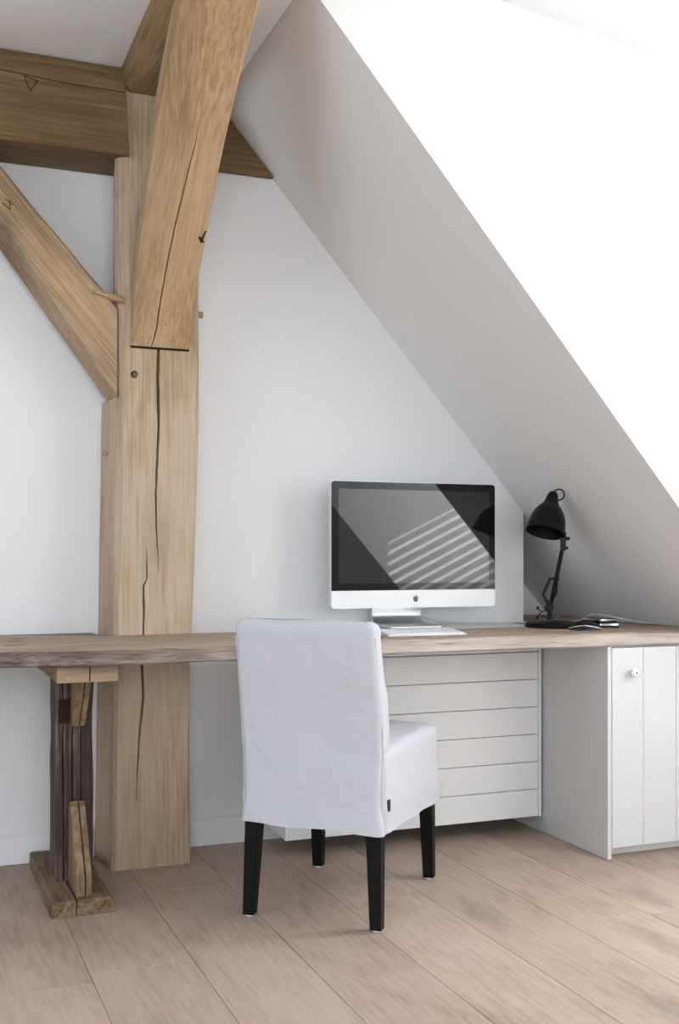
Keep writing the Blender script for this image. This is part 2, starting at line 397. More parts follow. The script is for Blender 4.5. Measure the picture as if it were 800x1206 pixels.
# ------------------------------------------------------------------ oak frame
FX = 0.62
fr_ = thing('timber_frame', 'tall light oak post with beams and two diagonal braces against white wall', 'timber frame', (0.76, 3.69, 0))
PF = 3.590
crackA = [(.99, .782), (1.10, .775), (1.23, .773), (1.45, .783), (1.60, .780), (1.72, .783)]
crackAw = [(.97, 0), (1.0, .0012), (1.10, .0026), (1.23, .0036), (1.45, .0048), (1.6, .0055), (1.72, .0055), (1.76, .004)]
crackB = [(.22, .708), (.32, .712), (.44, .719), (.56, .732), (.66, .727), (.83, .734), (.925, .732), (.945, .744), (1.06, .742)]
crackBw = [(.20, 0), (.24, .001), (.32, .0022), (.44, .0032), (.56, .0045), (.66, .0038), (.83, .0034), (.92, .003), (.95, .0028), (1.03, .0012), (1.06, 0)]
def post_ring(z):
    xf = interp([(0, .631), (.08, .636), (.6, .643), (1.538, .645), (1.546, .648), (2.6, .650)], z)
    xr = interp([(0, .893), (.15, .888), (.7, .888), (.8, .896), (1.1, .907), (1.45, .918), (2.6, .919)], z) + .002 * nz1(z * 4, 1)
    xb = interp([(0, .606), (.7, .617), (1.538, .630), (1.546, .668), (2.6, .672)], z)
    chm = interp([(0, .010), (.85, .012), (1.15, .034), (1.5, .040), (2.6, .030)], z) + .005 * nz1(z * 3, 5)
    if chm < .006: chm = .006
    yj = .0015 * nz1(z * 6, 9)
    def crack(ct, wt, seed):
        c = interp(ct, z) + .0016 * nz1(z * 42, seed); h = max(interp(wt, z) * (1 + .5 * nz1(z * 60, seed + 3)), 0.0004)
        dep = min(.035, h * 9) if h > .0006 else 0.0
        return c, h, dep
    ca, ha, da = crack(crackA, crackAw, 2); cb, hb, db = crack(crackB, crackBw, 4)
    return [(xb, 3.79, z), (xf - .004, PF + chm + .002, z), (xf + .004, PF + chm * .55, z), (xf + chm * .6, PF + chm * .12, z), (xf + chm, PF + yj, z),
            (cb - hb, PF + yj, z), (cb, PF + yj + db, z), (cb + hb, PF + yj, z),
            (ca - ha, PF + yj, z), (ca, PF + yj + da, z), (ca + ha, PF + yj, z),
            (xr - .008, PF + yj, z), (xr, PF + .008, z), (xr, 3.79, z)]
zs = [i * .022 for i in range(115)] + [2.555]
zs = sorted(set([z for z in zs if abs(z - 1.542) > .012] + [1.538, 1.546]))
bm = bmesh.new(); loft(bm, [post_ring(z) for z in zs]); link('post', bm, M['oak'], fr_, smooth=18)
# beam parallel to the wall, the left one long, the right one cut by the slope
def beam_local(name, mat, rings_world, axis_rot, base):
    bm = bmesh.new(); loft(bm, rings_world); return link(name, bm, mat, fr_, smooth=28, base=base, rot=axis_rot)
ROTX = Matrix.Rotation(R(90), 4, 'Y')          # local Z along world X
ROTY = Matrix.Rotation(R(-90), 4, 'X')         # local Z along world Y
rings = []
for i in range(61):
    x = -2.6 + i * (3.274 / 60)
    n1 = .004 * nz1(x * 3, 11); n2 = .004 * nz1(x * 4, 13); c = .010 + .006 * nz1(x * 5, 15)
    # check line along the face
    zc = 2.535 - .020 * (x + .3) + .006 * nz1(x * 5, 17); h = .0018
    xe = 0.0
    rings.append([(x, 3.79, 2.318 + n2), (x, 3.566 + c, 2.318 + n2), (x, 3.566, 2.318 + n2 + c), (x, 3.566, zc - h), (x, 3.582, zc), (x, 3.566, zc + h), (x, 3.568, 2.585 + n1), (x, 3.576, 2.597), (x, 3.79, 2.597)])
# slanted end : pull the last ring's lower corner right
rings[-1] = [(p[0] + .016 * (2.6 - p[2]) / .28 - .008, p[1], p[2]) for p in rings[-1]]
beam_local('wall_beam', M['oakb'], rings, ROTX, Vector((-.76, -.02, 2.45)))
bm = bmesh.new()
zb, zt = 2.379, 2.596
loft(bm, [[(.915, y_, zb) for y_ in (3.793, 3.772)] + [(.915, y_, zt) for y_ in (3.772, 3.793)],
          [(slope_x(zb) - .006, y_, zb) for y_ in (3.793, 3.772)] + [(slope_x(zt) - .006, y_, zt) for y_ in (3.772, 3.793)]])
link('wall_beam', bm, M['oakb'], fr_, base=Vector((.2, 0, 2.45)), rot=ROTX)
# beam running out from the post top, under the ceiling, with a waney lower edge
rings = []
for i in range(46):
    y = 3.785 - i * .14
    c = .05 + .035 * math.sin(y * 2.3 + 1.0) + .01 * nz1(y * 4, 21)
    if y > 3.4: c = .02 + (3.785 - y) * .08
    xl = .655 + .004 * nz1(y * 3, 23)
    rings.append([(.90, y, 2.598), (.90, y, 2.535), (.895, y, 2.528), (xl + c * .9, y, 2.528), (xl + .012, y, 2.528 + c * .45), (xl, y, 2.598)])
beam_local('ceiling_beam', M['oakm'], rings, ROTY, Vector((0, -.6, 2.56)))
# curved brace from the post out to the ceiling beam
path = [(3.579, 1.706), (3.568, 1.724), (3.446, 1.916), (3.29, 2.085), (3.10, 2.275), (2.80, 2.494), (2.70, 2.548)]
sp = spline([(0, a, b_) for a, b_ in path], 9); rings = []; nS = len(sp)
for i, p in enumerate(sp):
    q0, q1 = sp[max(i - 1, 0)], sp[min(i + 1, nS - 1)]; d = (q1 - q0).normalized()
    nrm = Vector((0, -d.z, d.y))                         # towards the viewer and down
    if nrm.y > 0: nrm = -nrm
    t = i / (nS - 1)
    th = interp([(0, .012), (.08, .03), (.2, .07), (.35, .12), (.6, .16), (1, .18)], t)
    cx = interp([(0, .005), (.12, .007), (.18, .012), (.32, .030), (.45, .060), (.6, .082), (.78, .060), (.9, .022), (1, .016)], t) + .003 * nz1(t * 14, 31)
    cd = interp([(0, .004), (.12, .006), (.2, .02), (.4, .06), (.6, .09), (.8, .08), (1, .03)], t)
    x0 = interp([(0, .690), (.4, .692), (1, .700)], t); x1 = .882 + .003 * nz1(t * 8, 33)
    cc = interp([(0, .752), (.12, .755), (.2, .765), (.5, .782), (.62, .795), (.8, .80), (1, .80)], t) + .0025 * nz1(t * 30, 35)
    h = interp([(0, .0012), (.08, .0016), (.2, .0022), (.5, .0022), (.62, .0014), (.7, .0002), (1, .0002)], t)
    cc = max(cc, x0 + cx + .006); dep = .03 if h > .0009 else 0.0
    def at(x, k): return (x, p.y - nrm.y * k, p.z - nrm.z * k)
    rings.append([at(x0, th), at(x0, cd), at(x0 + cx * .5, cd * .42), at(x0 + cx, 0), at(cc - h, 0), at(cc, dep), at(cc + h, 0), at(x1 - .006, 0), at(x1, .006), at(x1, th)])
bm = bmesh.new(); loft(bm, rings)
rotb = Matrix.Rotation(R(43), 4, 'X')
link('brace', bm, M['oak2'], fr_, smooth=14, base=Vector((0.02, -.5, 2.1)), rot=rotb)
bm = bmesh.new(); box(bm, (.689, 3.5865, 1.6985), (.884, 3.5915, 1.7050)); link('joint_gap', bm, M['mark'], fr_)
# knot on the brace's right edge
bm = bmesh.new()
for a, b_, r0 in (((.872, 3.366, 2.012), (.846, 3.346, 2.040), .0035), ((.868, 3.372, 2.004), (.876, 3.340, 2.030), .005), ((.860, 3.362, 2.016), (.876, 3.366, 2.000), .006)):
    tube(bm, [a, b_], [r0, r0 * .4], 6)
link('knot', bm, M['mark'], fr_)
# brace in the wall plane, left
rings = []
for i in range(28):
    t = i / 27; x = -.02 + t * .668
    zu = 2.246 - (x - .282) * 1.135 + .006 * nz1(x * 9, 41); zf = 2.082 - (x - .282) * 1.50 - .25 * max(0, .2 - x) * 0 + .004 * nz1(x * 8, 43)
    if x < .282: zf = 2.082 - (x - .282) * 1.22
    zbk = zf - interp([(-.1, .05), (.29, .045), (.55, .012), (.66, .0)], x)
    rings.append([(x, 3.745, zbk), (x, 3.604, zf), (x, 3.600, zf + .008), (x, 3.600 + .002 * nz1(x * 12, 47), (zf + zu) / 2), (x, 3.600, zu - .012), (x, 3.612, zu), (x, 3.745, zu)])
beam_local('brace', M['oakc'], [[(px, py, pz) for px, py, pz in r] for r in rings], Matrix.Rotation(R(140), 4, 'Y'), Vector((-.4, -.05, 1.95)))
# pegs
def peg(a, b_, r0, r1, mat):
    bm = bmesh.new(); tube(bm, [a, b_], [r0, r1], 8); link('peg', bm, mat, fr_, smooth=40)
peg((.668, 3.598, 1.852), (.572, 3.590, 1.872), .013, .006, M['oak2'])
peg((.900, 3.655, 1.840), (.947, 3.655, 1.838), .011, .011, M['oakc'])
peg((.632, 3.70, 1.362), (.618, 3.70, 1.362), .008, .006, M['oak2'])
peg((.702, 3.5865, 1.612), (.702, 3.61, 1.612), .012, .012, M['mark'])
peg((.704, 3.586, 1.611), (.704, 3.61, 1.611), .0085, .0085, M['oakb'])
peg((.794, 3.538, 1.775), (.794, 3.56, 1.775), .0035, .0035, M['mark'])
# carpenter's marks
bm = bmesh.new()
def stroke(bm, a, b_, y, wdt=.0013):
    a = Vector((a[0], 0, a[1])); b_ = Vector((b_[0], 0, b_[1])); d = (b_ - a).normalized(); n = Vector((-d.z, 0, d.x)) * wdt
    loft(bm, [[(q.x, yy, q.z) for q in (a - n, b_ - n, b_ + n, a + n)] for yy in (y, y + .004)])
for a, b_ in (((.352, 2.520), (.371, 2.474)), ((.371, 2.474), (.394, 2.512)), ((.352, 2.520), (.396, 2.508))): stroke(bm, a, b_, 3.5645)
link('carpenter_mark', bm, M['mark'], fr_)
bm = bmesh.new()
for a, b_ in (((.290, 2.126), (.314, 2.108)), ((.314, 2.108), (.312, 2.138)), ((.300, 2.140), (.322, 2.122))): stroke(bm, a, b_, 3.5985, .0010)
link('carpenter_mark', bm, M['mark'], fr_)

# ------------------------------------------------------------------ worktop
ZT = 0.763
wt = thing('worktop', 'long weathered reclaimed wood worktop running along the white wall', 'worktop', (0.76, 3.35, ZT - .04))
rings = []
xs = [-1.6 + i * .045 for i in range(95)] + [2.655]
for x in xs:
    yf = interp([(-1.6, 3.14), (.23, 3.115), (.5, 3.055), (.85, 3.08), (1.3, 3.095), (1.66, 3.104), (2.7, 3.098)], x) + .004 * nz1(x * 5, 51) + .002 * nz1(x * 17, 52)
    yb = interp([(-1.6, 3.775), (.1, 3.77), (.29, 3.72), (.60, 3.606), (.625, 3.588), (.905, 3.588), (.93, 3.606), (1.2, 3.60), (1.5, 3.484), (2.7, 3.482)], x)
    zb = interp([(-1.6, .717), (1.0, .717), (1.8, .7175), (2.7, .7175)], x) + .0015 * nz1(x * 6, 53)
    cz = interp([(-1.6, .016), (1.0, .015), (1.6, .006), (2.7, .005)], x) * (1 + .35 * nz1(x * 7, 54))
    cy = cz * 3.0 + .004
    zm = (zb + ZT - cz) / 2; g = .003 + .003 * nz1(x * 9, 55)
    rings.append([(x, yb, zb), (x, yf + .006, zb), (x, yf, zb + .005), (x, yf + max(g, 0), zm), (x, yf + .001, ZT - cz - .002), (x, yf + cy * .45, ZT - cz * .35), (x, yf + cy, ZT), (x, yb, ZT)])
bm = bmesh.new(); loft(bm, rings)
for f in bm.faces:
    f.normal_update(); c_ = f.calc_center_median()
    if c_.y < 3.25 and c_.z < ZT - .0045 and abs(f.normal.z) < .9: f.material_index = 1 if c_.x < 1.12 else 2
link('plank', bm, [M['top'], M['edge'], M['bleach']], wt, smooth=32)
rings = []
for i in range(14):
    x = -1.6 + i * (2.198 / 13)
    yf = interp([(-1.6, 3.778), (.1, 3.773), (.29, 3.724), (.598, 3.610)], x)
    rings.append([(x, 3.79, .722), (x, yf, .722), (x, yf, ZT - .004), (x, 3.79, ZT - .003)])
bm = bmesh.new(); loft(bm, rings); link('rear_plank', bm, M['topdark'], wt)
bm = bmesh.new(); box(bm, (2.29, 3.486, .7185), (2.652, 4.215, ZT - .001), .003); box(bm, (2.193, 3.486, .7185), (2.2895, 3.79, ZT - .001), .003); link('rear_plank', bm, M['top'], wt)
# nail holes and dark checks in the plank
def blemish(cx, cy, rx, ry):
    bm = bmesh.new()
    lathe(bm, [(0, 1.0), (.0005, .95), (.0006, .0001)], (0, 0, 0), (0, 0, 1), 10)
    bm.transform(Matrix.Translation((cx, cy, ZT)) @ Matrix.Diagonal((rx, ry, 1, 1)))
    link('nail_hole', bm, M['mark'], wt)
for q in ((.30, 3.30, .030, .006), (.315, 3.46, .022, .005), (.33, 3.56, .02, .004), (2.17, 3.235, .016, .012), (2.25, 3.255, .008, .006)): blemish(*q)

# ------------------------------------------------------------------ trestle
tr_ = thing('trestle', 'dark old timber trestle with wedge struts under the left worktop end', 'trestle', (.478, 3.45, 0))
def rough_block(name, x0, x1, y0, y1, z0, z1, mat, axis, n=14, amp=.004, crack=None, seed=0):
    rings = []
    for i in range(n + 1):
        t = i / n
        def j(k): return amp * nz1(t * 5 + seed, k * 3.1 + seed)
        if axis == 'Z':
            z = z0 + (z1 - z0) * t; xm = (x0 + x1) / 2
            r = [(x0 + j(1), y1, z), (x0 + j(2), y0 + .006 + j(3), z), (x0 + .006 + j(2), y0 + j(3), z)]
            if crack:
                for cx, cw, cd in crack:
                    c = cx + .003 * nz1(t * 9, seed + cx); r += [(c - cw, y0 + j(4), z), (c, y0 + cd, z), (c + cw, y0 + j(5), z)]
            r += [(x1 - .006 + j(6), y0 + j(5), z), (x1 + j(6), y0 + .006 + j(5), z), (x1 + j(7), y1, z)]
        else:
            y = y0 + (y1 - y0) * t
            r = [(x0 + j(1), y, z0), (x0 + j(1), y, z1 - .006 + j(2) * .4), (x0 + .006 + j(1), y, z1 + j(2) * .4)]
            if crack:
                for cx, cw, cd in crack:
                    c = cx + .004 * nz1(t * 7, seed + cx); r += [(c - cw, y, z1 + j(3) * .4), (c, y, z1 - cd), (c + cw, y, z1 + j(3) * .4)]
            r += [(x1 - .006 + j(4), y, z1 + j(5) * .4), (x1 + j(4), y, z1 - .006 + j(5) * .4), (x1 + j(4), y, z0)]
        rings.append(r)
    bm = bmesh.new(); loft(bm, rings); return link(name, bm, mat, tr_, smooth=30)
rough_block('foot_board', .388, .562, 3.178, 3.75, .001, .047, M['oldmid'], 'Y', crack=[(.458, .003, .03)], seed=3)
rough_block('column', .426, .537, 3.378, 3.52, .047, .668, M['old'], 'Z', n=22, crack=[(.447, .002, .012), (.474, .0025, .02), (.500, .002, .012)], seed=5)
rough_block('cap_board', .398, .565, 3.125, 3.75, .668, .715, M['oldx'], 'Y', crack=[(.487, .0015, .02)], seed=7)
# split line on the end of cap and foot
bm = bmesh.new()
stroke(bm, (.486, .670), (.487, .713), 3.124, .0016); link('split', bm, M['mark'], tr_)
bm = bmesh.new(); stroke(bm, (.457, .003), (.459, .044), 3.177, .0016); link('split', bm, M['mark'], tr_)
# lower wedge leans on the column
def wedge(pts_yz, xl, xr, seed):
    rings = []
    for t in (0, .06, .3, .50, .56, .62, .80, .94, 1):
        x = xl + (xr - xl) * t; dp = .014 if t == .56 else (.004 if t in (0, 1) else 0)
        rings.append([(x + .004 * nz1(k * 1.7, seed), y + .004 * nz1(t * 4 + k, seed + 1) + (dp if y < 3.37 else 0), z) for k, (y, z) in enumerate(pts_yz)])
    bm = bmesh.new(); loft(bm, rings); link('wedge_strut', bm, M['oldwedge'], tr_, smooth=28)
wedge([(3.205, .047), (3.212, .10), (3.325, .278), (3.35, .290), (3.376, .270), (3.376, .047)], .462, .506, 61)
wedge([(3.232, .667), (3.376, .667), (3.376, .520), (3.352, .512), (3.336, .526), (3.236, .645)], .468, .508, 63)
bm = bmesh.new(); box(bm, (.434, 3.3735, .520), (.468, 3.3785, .592), .001); link('mortise', bm, M['mark'], tr_)

# ------------------------------------------------------------------ white panelled cover under the worktop
pc = thing('panelled_cover', 'white cover with horizontal boards under the worktop behind the chair', 'cabinet', (1.69, 3.65, .062))
UX0, UX1, UF = 1.196, 2.190, 3.512
bh = (.668 - .062) / 6
for i in range(6):
    bm = bmesh.new(); z0 = .062 + i * bh
    box(bm, (UX0, UF, z0 + .0012), (UX1 - .013, UF + .018, z0 + bh - .0012), .0012); link('board', bm, M['cab'], pc)
bm = bmesh.new(); box(bm, (UX0, UF, .6695), (UX1 - .013, UF + .018, .7135), .001); link('top_rail', bm, M['cab'], pc)
bm = bmesh.new(); box(bm, (UX1 - .0115, UF - .002, .062), (UX1, UF + .018, .7135), .001); link('edge_strip', bm, M['cab'], pc)
bm = bmesh.new(); box(bm, (UX0 + .001, UF + .0185, .064), (UX0 + .019, WALL - .002, .7135), .001); link('side_panel', bm, M['cab'], pc)
bm = bmesh.new(); box(bm, (UX0 + .02, UF + .0185, .068), (UX1 - .002, UF + .022, .7135)); link('back_batten', bm, M['gap'], pc)
bm = bmesh.new(); prism(bm, [(1.21, 3.606), (1.515, 3.488), (2.188, 3.488), (2.188, WALL - .003), (1.21, WALL - .003)], 'Z', .7145, ZT - .002); link('top_ledge', bm, M['trim'], pc)
# little pipe stub on the wall beside it
bm = bmesh.new(); tube(bm, [(1.135, WALL - .014, .098), (1.135, WALL - .05, .098)], .010, 12); p_ = link('pipe_stub', bm, M['chrome'], smooth=40, base=Vector((1.135, WALL - .014, .098)))
tag(p_, 'small metal pipe stub low on the wall beside the white panelled cover', 'pipe')

# ------------------------------------------------------------------ white cabinet
cb = thing('white_cabinet', 'white tongue-and-groove cabinet under right worktop end with round knob', 'cabinet', (2.43, 3.45, 0))
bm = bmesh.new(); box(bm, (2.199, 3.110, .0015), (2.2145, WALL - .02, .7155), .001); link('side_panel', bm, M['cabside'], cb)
bm = bmesh.new(); box(bm, (2.216, 3.136, .032), (2.640, 3.74, .7155)); link('carcass', bm, M['cab'], cb)
bm = bmesh.new(); box(bm, (2.216, 3.165, .001), (2.640, 3.70, .0315)); link('plinth', bm, M['cab'], cb)
bm = bmesh.new(); box(bm, (2.219, 3.124, .038), (2.619, 3.134, .7105)); door = link('door', bm, M['cab'], cb)
for a, b_ in ((2.2185, 2.3440), (2.3455, 2.4815), (2.4830, 2.6190)):
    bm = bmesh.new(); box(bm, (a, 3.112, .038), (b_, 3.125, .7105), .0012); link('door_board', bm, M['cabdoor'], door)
bm = bmesh.new()
kx, kz = 2.291, .628
lathe(bm, [(0, .008), (.012, .007), (.018, .012), (.026, .0155), (.033, .014), (.037, .009), (.038, .0035)], (kx, 3.112, kz), (0, -1, 0), 24, True)
kn = link('knob', bm, M['knob'], door, smooth=50)
bm = bmesh.new(); lathe(bm, [(0, .0034), (.001, .0028), (.0011, .0001)], (kx, 3.112 - .038, kz), (0, -1, 0), 10); link('screw', bm, M['mark'], door)

# ------------------------------------------------------------------ chair
fv = Vector((.67, .742, 0)).normalized(); rzc = math.atan2(fv.y, fv.x) - math.pi / 2
chair = thing('dining_chair', 'dining chair in white loose linen slipcover with tapered black legs', 'chair', (1.237, 3.0775, 0), rzc)
def rrect(hx, y0, y1, r, n=7, sub=9):
    """rounded rectangle outline, counter-clockwise, dense sides"""
    pts = []
    cs = [(hx - r, y0 + r, -90), (hx - r, y1 - r, 0), (-hx + r, y1 - r, 90), (-hx + r, y0 + r, 180)]
    for ci, (cx, cy, a0) in enumerate(cs):
        for k in range(n + 1):
            a = R(a0 + 90 * k / n); pts.append(Vector((cx + r * math.cos(a), cy + r * math.sin(a))))
        nx = cs[(ci + 1) % 4]; a = R(a0 + 90); p0 = pts[-1]; a2 = R(nx[2]); p1 = Vector((nx[0] + r * math.cos(a2), nx[1] + r * math.sin(a2)))
        for k in range(1, sub): pts.append(p0.lerp(p1, k / sub))
    return pts
def cloth_loft(stations, amp, seed, close_top=True, hem=None):
    """stations: (z, hx, y0, y1, r)"""
    bm = bmesh.new(); rings = []
    for z, hx, y0, y1, r in stations:
        ring = []
        pl = rrect(hx, y0, y1, r); cy = (y0 + y1) / 2
        for p in pl:
            zz = z + (hem(p, z) if hem else 0.0)
            n = Vector((p.x / max(hx, .01), (p.y - cy) / max((y1 - y0) / 2, .01)));
            if n.length: n.normalize()
            a = amp * (noise.noise(Vector((p.x * 9, p.y * 9, zz * 7 + seed))) + .5 * noise.noise(Vector((p.x * 22 + zz * 9, p.y * 20, zz * 13 + seed))))
            ring.append((p.x + n.x * a, p.y + n.y * a, zz))
        rings.append(ring)
    loft(bm, rings, cap=False)
    return bm, rings
def cap_top(bm, seed=0, dome=.004):
    # close the open top boundary with shrinking rings
    bm.verts.ensure_lookup_table()
    be = [e for e in bm.edges if len(e.link_faces) == 1]
    zmax = max(v.co.z for v in bm.verts)
    top = [e for e in be if min(e.verts[0].co.z, e.verts[1].co.z) > zmax - .03]
    bmesh.ops.holes_fill(bm, edges=top, sides=0)
def lean(z): return interp([(.25, -.288), (.48, -.286), (.6, -.300), (.845, -.352)], z)
sts = []
for i in range(34):
    z = .268 + (.800 - .268) * i / 33
    th = interp([(.25, .085), (.5, .09), (.845, .072)], z); hx = interp([(.25, .212), (.45, .207), (.845, .209)], z) + .003 * math.sin(z * 14)
    if z < .34: hx += (.34 - z) * .05
    sts.append((z, hx, lean(z) - (max(0, .33 - z) * .06), lean(z) + th, .020))
for k in range(1, 9):
    a = R(90 * k / 8); z = .812 + .034 * math.sin(a); ins = .034 * (1 - math.cos(a))
    th = .074
    sts.append((z, .209 - ins * .75, lean(z) + ins * .8, lean(z) + th - ins * .8, max(.020 - ins * .1, .008)))
bm, _ = cloth_loft(sts, .0058, 71, hem=lambda p, z: (-.004 * (p.x / .21) * max(0, (.34 - z) / .08) + .003 * math.sin(p.x * 25) * max(0, (.34 - z) / .08)) if z < .34 else .005 * nz1(p.x * 10, 3) * max(0, (z - .7) / .14))
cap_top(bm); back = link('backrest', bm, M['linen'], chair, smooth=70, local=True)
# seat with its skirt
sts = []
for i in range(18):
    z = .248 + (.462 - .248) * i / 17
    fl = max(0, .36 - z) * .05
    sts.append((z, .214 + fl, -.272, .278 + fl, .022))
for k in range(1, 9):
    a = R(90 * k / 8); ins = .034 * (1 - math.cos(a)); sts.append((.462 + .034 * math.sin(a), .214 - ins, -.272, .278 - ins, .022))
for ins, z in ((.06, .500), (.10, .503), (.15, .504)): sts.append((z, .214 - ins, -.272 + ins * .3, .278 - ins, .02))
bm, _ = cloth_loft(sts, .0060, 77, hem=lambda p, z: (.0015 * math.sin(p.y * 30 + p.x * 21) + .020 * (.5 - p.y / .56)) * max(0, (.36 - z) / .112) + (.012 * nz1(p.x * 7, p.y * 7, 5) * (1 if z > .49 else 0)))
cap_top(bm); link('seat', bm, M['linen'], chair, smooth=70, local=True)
# piped seams at the back's rear corners
for s in (1, -1):
    pts = []
    for i in range(40):
        z = .30 + .50 * i / 39; hx = interp([(.25, .212), (.45, .207), (.845, .209)], z) + .003 * math.sin(z * 14)
        pts.append((s * (hx - .0006), lean(z) + .016 + .002 * nz1(z * 9, s), z))
    bm = bmesh.new(); tube(bm, pts, .0028, 6); link('seam', bm, M['linen'], chair, smooth=60, local=True)
bm = bmesh.new(); box(bm, (.2125, -.258, .325), (.2205, -.240, .356), .001); link('fabric_tag', bm, M['tag'], chair, local=True)['label'] = 'black woven tag'
# legs and glides
def leg(x, y, fx, fy):
    bm = bmesh.new(); rings = []
    for z, h, t in ((.007, .0165, 1), (.03, .017, .93), (.30, .0225, 0)):
        cx, cy = x + (fx - x) * t, y + (fy - y) * t
        c = .003; rings.append([(cx + a, cy + b_, z) for a, b_ in ((-h + c, -h), (h - c, -h), (h, -h + c), (h, h - c), (h - c, h), (-h + c, h), (-h, h - c), (-h, -h + c))])
    loft(bm, rings); lg = link('leg', bm, M['black'], chair, local=True)
    bm = bmesh.new(); lathe(bm, [(.0, .011), (.005, .012), (.007, .010)], (fx, fy, .0008), (0, 0, 1), 12, True); link('glide', bm, M['knob'], chair, local=True)
leg(.180, -.252, .190, -.268); leg(-.180, -.252, -.190, -.268); leg(.184, .240, .188, .258); leg(-.184, .240, -.188, .258)

# ------------------------------------------------------------------ computer
IX, IY = 1.720, 3.600
IW, IH, IZ = .653, .450, ZT + .072
pcg = thing('desktop_computer', 'large silver all-in-one desktop computer with black screen on the worktop', 'computer', (IX, IY + .07, ZT))
def rr2(x0, x1, z0, z1, r, n=6):
    pts = []
    for cx, cz, a0 in ((x1 - r, z0 + r, -90), (x1 - r, z1 - r, 0), (x0 + r, z1 - r, 90), (x0 + r, z0 + r, 180)):
        for k in range(n + 1):
            a = R(a0 + 90 * k / n); pts.append((cx + r * math.cos(a), cz + r * math.sin(a)))
    return pts
x0, x1 = IX - IW / 2, IX + IW / 2
bm = bmesh.new(); rings = []
for y, s in ((0.0005, 1.0), (.022, 1.0), (.030, .97), (.042, .80), (.050, .5)):
    pr = rr2(x0, x1, IZ, IZ + IH, .013)
    rings.append([(IX + (x - IX) * s, IY + y, IZ + IH / 2 + (z - IZ - IH / 2) * s) for x, z in pr])
loft(bm, rings); shell = link('housing', bm, M['alu'], pcg, smooth=30)
chin = .0625; zc = IZ + chin
def plate(name, poly, y0, y1, mat, par, bev=True):
    bm = bmesh.new(); loft(bm, [[(x, y0, z) for x, z in poly], [(x, y1, z) for x, z in poly]]); return link(name, bm, mat, par)
def corner(cx, cz, r, a0, n=6): return [(cx + r * math.cos(R(a0 + 90 * k / n)), cz + r * math.sin(R(a0 + 90 * k / n))) for k in range(n + 1)]
r = .013
plate('chin', corner(x0 + r, IZ + r, r, 180) + corner(x1 - r, IZ + r, r, 270) + [(x1, zc), (x0, zc)], IY - .002, IY + .0004, M['chin'], pcg)
plate('bezel', [(x0 + .0012, zc + .0006), (x1 - .0012, zc + .0006)] + corner(x1 - r, IZ + IH - r, r - .0012, 0) + corner(x0 + r, IZ + IH - r, r - .0012, 90), IY - .002, IY + .0004, M['bezel'], pcg)
plate('screen', [(x0 + .027, zc + .026), (x1 - .027, zc + .026), (x1 - .027, IZ + IH - .028), (x0 + .027, IZ + IH - .028)], IY - .0024, IY - .0020, M['screen'], pcg)
# emblem on the chin: a bitten apple with a leaf
def apple(cx, cz, s):
    P = []
    half = [(0, .40), (.10, .46), (.26, .48), (.40, .38), (.47, .20), (.47, .0), (.42, -.20), (.33, -.38), (.22, -.50), (.10, -.52), (0, -.47)]
    for x, z in half: P.append((x, z))
    for x, z in half[-2:0:-1]: P.append((-x, z))
    Q = []
    for x, z in P:
        d = math.hypot(x - .58, z - .08)
        if d < .24 and d > 0: x, z = .58 + (x - .58) / d * .24, .08 + (z - .08) / d * .24
        Q.append((cx + x * s, cz + z * s))
    Lf = [(cx + a * s, cz + b_ * s) for a, b_ in ((.02, .52), (.05, .66), (.13, .76), (.24, .80), (.24, .68), (.16, .57))]
    return Q, Lf
aq, al = apple(IX, IZ + .031, .0205)
bm = bmesh.new()
for poly in (aq, al): loft(bm, [[(x, yy, z) for x, z in poly] for yy in (IY - .0026, IY - .0019)])
link('emblem', bm, M['logo'], pcg)
# stand: foot plate bending up into the upright behind the housing
sx0, sx1 = 1.610, 1.808
prof = [(3.570, ZT + .0006), (3.570, ZT + .006), (3.70, ZT + .0075)]
outer = [(3.575, .0065), (3.70, .0085), (3.722, .012), (3.738, .022), (3.744, .040), (3.738, .070), (3.715, .130), (3.690, .200), (3.664, .250)]
inner = [(3.650, .250), (3.676, .200), (3.702, .130), (3.7255, .070), (3.731, .041), (3.727, .028), (3.716, .020), (3.70, .0165), (3.575, .0095)]
# foot lies below: profile as a closed band
lo = [(3.570, .0008), (3.70, .0008), (3.735, .004), (3.752, .018), (3.758, .040), (3.751, .072), (3.728, .132), (3.702, .202), (3.676, .252)]
hi = [(3.660, .246), (3.688, .198), (3.713, .128), (3.736, .070), (3.742, .041), (3.737, .025), (3.722, .014), (3.70, .0105), (3.570, .0050)]
bm = bmesh.new(); prism(bm, [(y, ZT + z) for y, z in lo + hi], 'X', sx0, sx1); link('stand', bm, M['alu'], pcg, smooth=40)

